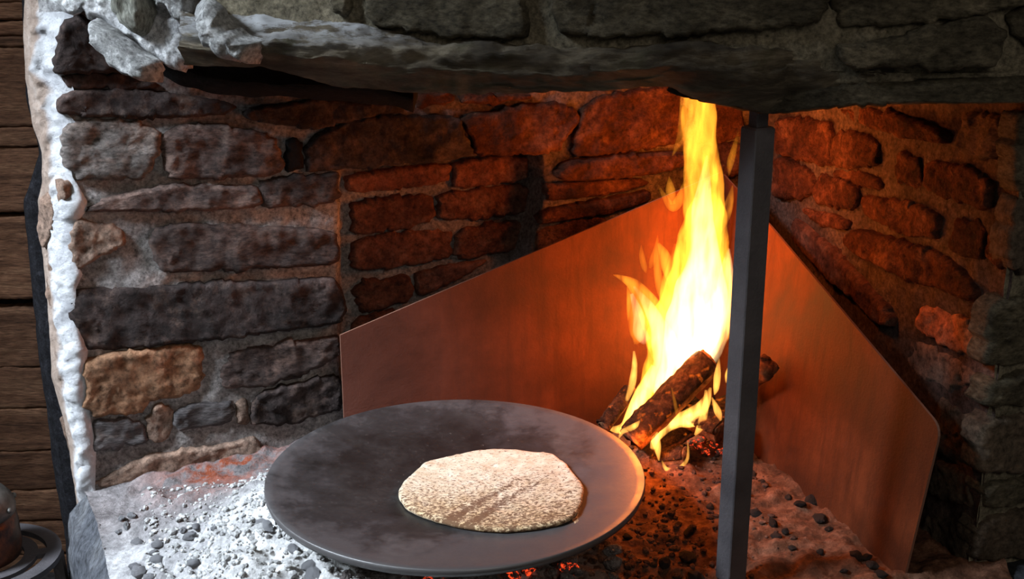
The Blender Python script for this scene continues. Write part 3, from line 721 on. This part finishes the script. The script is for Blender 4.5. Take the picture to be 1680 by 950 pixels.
# ------------------------------------------------------------------ logs
M['bark'] = rock('charred_bark', R((.3, (26, 18, 14)), (.5, (74, 48, 34)), (.7, (128, 90, 62))), 40, (1, 1, 1), bump=1, bdist=.01)
_b = M['bark'].node_tree; _p = next(n for n in _b.nodes if n.type == 'BSDF_PRINCIPLED'); _n = _b.nodes.new('ShaderNodeTexNoise'); _n.inputs['Scale'].default_value = 55; _n.inputs['Detail'].default_value = 6
_tc = _b.nodes.new('ShaderNodeTexCoord'); _b.links.new(_tc.outputs['Object'], _n.inputs['Vector']); _m = _b.nodes.new('ShaderNodeMapRange')
for _k, _v in enumerate((.58, .72, 0, .7)): _m.inputs[_k+1].default_value = _v
_b.links.new(_n.outputs[0], _m.inputs[0]); _b.links.new(_m.outputs[0], _p.inputs['Emission Strength']); _p.inputs['Emission Color'].default_value = (1, .17, .01, 1)   # smouldering cracks
M['wood'] = rock('split_wood', R((.3, (60, 36, 24)), (.5, (110, 70, 46)), (.7, (160, 112, 76))), 25, (1, 1, 1), bump=.6, bdist=.004)
def log(a, b, r, label, flat=0., seed=0, cover=.62, sides=28, r2=None, facet=None):
    a, b = Vector(a), Vector(b); ax = (b-a).normalized(); s_ = ax.cross(Vector((0, 0, 1))).normalized(); up = s_.cross(ax)
    th = empty('log', a); tag(th, label, 'log'); n = 26; L = (b-a).length; r2 = r2 or r
    def rad(f, k): 
        ang = 2*math.pi*k/sides; R_ = (r + (r2-r)*f)*(1 + .10*fbm((f*4+seed, math.cos(ang), math.sin(ang)), 1.4, 3))
        if facet:
            R_ *= min(1.25, 1/max(abs(math.cos(ang+facet)), abs(math.sin(ang+facet))))*.86
        return R_, ang
    vs = []
    for i in range(n+1):
        f = i/n
        for k in range(sides):
            R_, ang = rad(f, k); jag = .006*fbm((math.cos(ang)*3+seed, math.sin(ang)*3, f), 1.5, 2)*(1 if i in (0, n) else 0)
            vs.append(ax*(L*f+jag) + s_*math.cos(ang)*R_ + up*math.sin(ang)*R_*(1-flat))
    fs = [(i*sides+k, i*sides+(k+1) % sides, (i+1)*sides+(k+1) % sides, (i+1)*sides+k) for i in range(n) for k in range(sides)]
    fs += [tuple(range(sides)), tuple(n*sides+k for k in range(sides))]
    mesh('heartwood', vs, fs, M['wood'], th)
    if cover:
        m = int(sides*cover); vs = []; k0 = int(sides*(.25-cover/2))
        for i in range(n+1):
            f = .02 + .96*i/n
            for k in range(m+1):
                R_, ang = rad(f, (k0+k) % sides); bump_ = .0035 + .003*fbm((f*9+seed, ang*2.5, 0), 2.2, 4)
                if k in (0, m): bump_ = -.002
                vs.append(ax*L*f + s_*math.cos(ang)*(R_+bump_) + up*math.sin(ang)*(R_+bump_)*(1-flat))
        mesh('bark', vs, grid(n, m), M['bark'], th)
    return th
def GP(px, py, y): return on_y(px, py, y)
log(GP(1035,722,1.965), GP(1166,592,2.03), .026, 'charred log with bark leaning up steeply through the flames', 0, 1)
log(GP(1054,752,1.985), GP(1200,660,2.07), .019, 'dark split log lying under the leaning bark log', .25, 2, .4)
log(GP(990,702,2.0), GP(1036,640,2.06), .012, 'thin burnt stick leaning on the left steel panel behind the flames', 0, 3, .5)
log(GP(1120,672,2.03), GP(1186,706,1.97), .028, 'short split log with square dark end left of the iron post', .15, 4, .6, facet=.4)
log(GP(1212,634,2.04), GP(1257,602,1.955), .022, 'squared pale log end poking out right of the iron post', 0, 5, 0, facet=.6)
log(GP(1086,752,1.985), GP(1126,748,1.965), .021, 'small curling burning piece of wood at the front of the fire', .2, 6, .5)
for px, py in ((1132,728),(1145,734),(1158,738),(1170,732),(1182,742),(1120,735),(1150,724),(1190,735)):
    q = at_ground(px, py); put('ember', 'glowing_ember', q.x, q.y, .009, 'small glowing ember on the earth beneath the short split log', 'ember', 'embers beneath the burning logs')

# ------------------------------------------------------------------ flames: closed glowing volumes
def flame_mat(name, strength, color=(1.0, .33, .022, 1), lo=.12):
    t = NT(name); e = t.n('ShaderNodeEmission'); e.inputs[0].default_value = color
    v = t.coord((1, 1, .22)); nz = t.noise(v, 60, 3, .55, .4)
    t.l(t.rng(nz, .36, .66, strength*lo, strength*1.6), e.inputs[1])
    t.l(e.outputs[0], t.out.inputs['Volume']); t.m.cycles.homogeneous_volume = False
    return t.m
M['flame'] = flame_mat('flame', 85); M['hot'] = flame_mat('flame_tip', 260, (1.0, .42, .07, 1), .3); M['core'] = flame_mat('flame_core', 44, (1.0, .60, .27, 1), .2); M['wisp'] = flame_mat('flame_wisp', 45)
fi = empty('fire', (.25, 2.03, 0)); tag(fi, 'tall yellow-white fire of flames rising from burning logs against the steel panels', 'fire')
def cr(P, n):
    out = []; m = len(P)
    for i in range(m-1):
        p0, p1, p2, p3 = P[max(i-1, 0)], P[i], P[i+1], P[min(i+2, m-1)]
        for k in range(n):
            t_ = k/n; out.append(tuple(.5*(2*b + (c_-a)*t_ + (2*a-5*b+4*c_-d)*t_*t_ + (3*b-a-3*c_+d)*t_**3) for a, b, c_, d in zip(p0, p1, p2, p3)))
    out.append(P[-1]); return out
def tongue(pts, y, mat='flame', depth=.6, sides=16):
    C = cr([(float(a), float(b), float(h)) for a, b, h in pts], 6); vs = []
    for i, (a, b, h) in enumerate(C):
        q0, q1 = C[max(i-1, 0)], C[min(i+1, len(C)-1)]; tx, ty = q1[0]-q0[0], q1[1]-q0[1]; L = math.hypot(tx, ty) or 1
        nx_, ny_ = -ty/L, tx/L; h = max(h, .4); h *= 1+.10*mn.noise(Vector((a*.04, b*.04, y*9)))
        c0 = on_y(a, b, y); e = on_y(a+nx_*h, b+ny_*h, y)-c0; r = e.length
        for k in range(sides):
            g = 2*math.pi*k/sides; vs.append(c0 + e*math.cos(g) + Vector((0, r*depth*math.sin(g), 0)))
    n = len(C); fs = [(i*sides+k, i*sides+(k+1) % sides, (i+1)*sides+(k+1) % sides, (i+1)*sides+k) for i in range(n-1) for k in range(sides)]
    fs += [tuple(range(sides)), tuple((n-1)*sides+k for k in range(sides))]
    o = mesh('flame_tongue', vs, fs, M[mat]); under(o, fi); return o
T = [
 ([(1150,60,8),(1150,110,22),(1147,165,27),(1147,220,29),(1152,270,31),(1155,310,33),(1154,360,34),(1150,420,30),(1148,480,14)], 2.07, 'flame', .5),
 ([(1172,255,1),(1170,290,9),(1164,320,20),(1160,350,34),(1153,400,44),(1150,450,50),(1140,500,58),(1122,550,62),(1100,600,46),(1072,650,26),(1045,700,6)], 2.07, 'flame', .5),
 ([(1160,255,2),(1156,300,10),(1152,350,18),(1156,420,26),(1150,480,44),(1136,540,48),(1112,600,30),(1080,650,12)], 2.06, 'core', .9),
 ([(1180,470,3),(1176,500,16),(1168,540,22),(1150,575,26),(1120,610,24),(1085,645,16)], 2.06, 'core', .8),
 ([(1006,451,1),(1020,456,5),(1040,468,11),(1058,492,18),(1074,525,24),(1090,560,30),(1100,600,24)], 2.04, 'flame', .6),
 ([(1040,470,2),(1062,500,9),(1078,530,14),(1090,562,22),(1090,600,20),(1068,640,10)], 2.04, 'core', .9),
 ([(1058,640,4),(1046,665,8),(1040,690,6),(1030,702,2)], 2.02, 'core', .9),
 ([(1150,672,2),(1134,686,9),(1112,692,6),(1092,702,4)], 1.98, 'core', .8),
 ([(1030,470,2),(1037,505,9),(1044,535,14),(1046,552,12),(1042,565,2)], 2.04, 'flame', .6),
 ([(1080,399,2),(1090,418,9),(1096,442,10),(1101,468,3)], 2.05, 'flame', .6),
 ([(1108,400,3),(1106,430,10),(1100,470,16),(1100,520,22),(1095,560,20)], 2.06, 'flame', .6),
 ([(1079,386,1),(1077,408,5),(1071,428,6),(1066,440,2)], 2.06, 'wisp', .5),
 ([(1052,402,1),(1053,420,5),(1057,438,5),(1060,448,1)], 2.06, 'wisp', .5),
 ([(1078,390,1),(1078,430,6),(1082,468,7),(1092,488,9),(1105,505,8)], 2.05, 'flame', .4),
 ([(1079,303,1),(1090,322,5),(1104,340,8),(1118,322,8),(1128,296,6),(1136,270,3)], 2.06, 'flame', .3),
 ([(1098,290,1),(1100,312,8),(1104,335,5)], 2.06, 'wisp', .5),
 ([(1120,140,4),(1121,190,7),(1116,228,7),(1103,256,1)], 2.06, 'wisp', .8),
 ([(1212,214,1),(1204,245,5),(1198,268,6),(1196,288,1)], 2.06, 'flame', .35),
 ([(1202,304,1),(1197,330,7),(1190,352,10),(1178,372,10),(1170,400,4)], 2.06, 'flame', .5),
 ([(1208,430,2),(1204,460,7),(1198,500,9),(1190,540,11),(1180,565,9),(1170,582,3)], 2.08, 'flame', .6),
 ([(1196,408,2),(1192,445,11),(1186,500,17),(1178,550,17),(1160,592,14),(1130,625,8)], 2.075, 'core', .8),
 ([(1062,560,8),(1050,545,12),(1047,515,9),(1036,482,3)], 2.035, 'core', .8),
 ([(1040,576,2),(1041,600,5),(1037,630,6),(1030,652,4),(1022,668,1)], 2.03, 'hot', .6),
 ([(1072,600,4),(1058,640,14),(1042,672,13),(1026,700,9),(1006,704,5),(988,692,1)], 2.02, 'hot', .6),
 ([(1166,636,2),(1156,662,10),(1136,684,16),(1112,690,12),(1090,700,12),(1072,728,6),(1074,760,1)], 1.98, 'hot', .4),
 ([(1063,688,1),(1071,708,8),(1078,732,7),(1081,756,1)], 1.96, 'hot', .6),
 ([(1180,588,1),(1177,615,6),(1175,636,5),(1172,648,1)], 1.99, 'hot', .6),
 ([(1197,598,1),(1193,615,4),(1191,628,1)], 1.99, 'hot', .6),
 ([(1158,640,2),(1157,668,6),(1150,698,7),(1140,714,2)], 1.97, 'hot', .5),
 ([(1168,652,1),(1177,674,6),(1183,690,2)], 1.95, 'hot', .5),
 ([(1102,636,1),(1108,664,3),(1114,690,4)], 1.95, 'wisp', .8),
 ([(1086,756,1),(1094,770,4),(1112,770,4),(1128,752,3),(1128,722,1)], 1.945, 'hot', .5),
 ([(1015,720,1),(1022,708,4),(1040,700,5),(1050,690,1)], 1.95, 'hot', .6),
]
for pts, y, m, d in T: tongue(pts, y, m, d)

# ------------------------------------------------------------------ kettle and trivet on the floor, bottom left
TC = Vector((-.887, 1.826, -.42)); TZ = .32
tr = empty('trivet', TC); tag(tr, 'black iron ring trivet on legs standing on the floor left of the hearth', 'trivet')
def ring(name, r0, r1, z0, z1, parent, mat, seg=64):
    vs = []
    for i in range(seg):
        a = 2*math.pi*i/seg; c_, s_ = math.cos(a), math.sin(a)
        for r, z in ((r0, z0), (r1, z0), (r1, z1), (r0, z1)): vs.append((r*c_, r*s_, z))
    fs = [(4*i+k, 4*((i+1) % seg)+k, 4*((i+1) % seg)+(k+1) % 4, 4*i+(k+1) % 4) for i in range(seg) for k in range(4)]
    return mesh(name, vs, fs, mat, parent, smooth=False)
ring('ring', .096, .120, TZ-.010, TZ, tr, M['iron'])
ring('inner_ring', .060, .082, TZ-.008, TZ-.001, tr, M['iron'])
def bar(name, a, b, w_, h_, parent, mat):
    a, b = Vector(a), Vector(b); d = (b-a).normalized(); s_ = d.cross(Vector((0, 0, 1)));
    if s_.length < .2: s_ = d.cross(Vector((0, 1, 0)))
    s_.normalize(); u_ = s_.cross(d); vs = []
    for p in (a, b):
        for x, y in ((-1, -1), (1, -1), (1, 1), (-1, 1)): vs.append(p + s_*x*w_ + u_*y*h_)
    return mesh(name, vs, [(0, 1, 2, 3), (7, 6, 5, 4)] + [(i, (i+1) % 4, 4+(i+1) % 4, 4+i) for i in range(4)], mat, parent, smooth=False)
for ang in (15, 135, 255):
    g = math.radians(ang); c_, s_ = math.cos(g), math.sin(g)
    bar('arm', (.07*c_, .07*s_, TZ-.005), (.11*c_, .11*s_, TZ-.005), .010, .0045, tr, M['iron'])
    bar('leg', (.112*c_, .112*s_, TZ-.006), (.128*c_, .128*s_, 0), .009, .006, tr, M['iron'])
ke = empty('kettle', (TC.x-.012, TC.y, TC.z+TZ)); tag(ke, 'dark copper pot with a grey riveted shoulder standing on the iron trivet', 'pot')
t = NT('tarnished_copper'); v = t.coord(); a = t.noise(v, 16, 7, .65)
c = t.ramp(a, R((.3, (26, 22, 22)), (.5, (60, 42, 34)), (.7, (140, 80, 52))))
t.bsdf(c, .38, t.bump(t.noise(v, 60, 5), .3, .003), .5, .6); M['copper'] = t.m
t = NT('dull_tin'); v = t.coord(); t.bsdf(t.ramp(t.noise(v, 30, 7), R((.3, (60, 58, 56)), (.6, (104, 102, 98)))), .5, t.bump(t.noise(v, 80, 5), .5, .003), .5, .5); M['tin'] = t.m
def lathe(name, prof, mat, parent, seg=56):
    vs = []
    for r, z in prof:
        for i in range(seg): a = 2*math.pi*i/seg; vs.append((r*math.cos(a), r*math.sin(a), z))
    fs = [(k*seg+i, k*seg+(i+1) % seg, (k+1)*seg+(i+1) % seg, (k+1)*seg+i) for k in range(len(prof)-1) for i in range(seg)]
    fs += [tuple(range(seg)), tuple((len(prof)-1)*seg+i for i in range(seg))]
    return mesh(name, vs, fs, mat, parent)
lathe('body', [(.060, .0), (.068, .004), (.070, .02), (.069, .06), (.066, .082)], M['copper'], ke)
lathe('shoulder', [(.067, .081), (.068, .09), (.064, .105), (.054, .118), (.038, .126), (.03, .130), (.012, .134)], M['tin'], ke)
for ang in (-10, -60, 40):
    g = math.radians(ang); b = bmesh.new(); bmesh.ops.create_uvsphere(b, u_segments=12, v_segments=8, radius=.005)
    me = bpy.data.meshes.new('rivet'); b.to_mesh(me); b.free(); me.materials.append(M['tin'])
    o = bpy.data.objects.new('rivet', me); COL.objects.link(o); o.parent = ke; o.location = (.068*math.cos(g), .068*math.sin(g), .094)

# ------------------------------------------------------------------ drop lumps the griddle or post fully hides, then word each lump's own label
bpy.context.view_layer.update()
dg = bpy.context.evaluated_depsgraph_get()
groups = {}
for o in list(bpy.data.objects):
    if o.get('category') in ('charcoal', 'ash lump', 'ember', 'coal') and o.get('group'):
        seen = 0; c = o.matrix_world.translation; rr_ = max(o.scale)
        for dx in (-.6, 0, .6):
            for dz in (-.1, .3, .6):
                p = c + Vector((dx*rr_, -.4*rr_, dz*rr_)); hit = S.ray_cast(dg, O0, (p-O0).normalized())
                seen += bool(hit[0] and hit[4].name == o.name)
        x, y = to_px(c)
        if seen < 1 or y > 955: bpy.data.objects.remove(o); continue
        groups.setdefault(o['group'], []).append((x, o))
ORD = ['', 'second ', 'third ', 'fourth ', 'fifth ', 'sixth ', 'seventh ', 'eighth ', 'ninth ', 'tenth ', 'eleventh ', 'twelfth ', 'thirteenth ', 'fourteenth ', 'fifteenth ', 'sixteenth ', 'seventeenth ', 'eighteenth ']
SHORT = {'charcoal lumps on the burnt earth': 'black charcoal lump on the orange earth right of the griddle',
 'grey lumps on the pale ash': 'dusty grey lump on the pale ash left of the griddle',
 'charred lumps along the right panel': 'charred lump along the foot of the right steel panel',
 'ashy coals under the griddle': 'ash-coated coal below the front rim of the griddle',
 'glowing embers under the griddle': 'red-glowing coal below the front rim of the griddle',
 'embers beneath the burning logs': 'small glowing ember on the earth beneath the short log'}
for g, L in groups.items():
    L.sort(key=lambda t: t[0]); n = len(L); h = (n+1)//2
    for k, (x, o) in enumerate(L):
        side, q = ('left', k) if k < h else ('right', n-1-k)
        o['label'] = SHORT[g] + ', ' + (side + 'most' if q == 0 else ORD[q] + 'from ' + side)
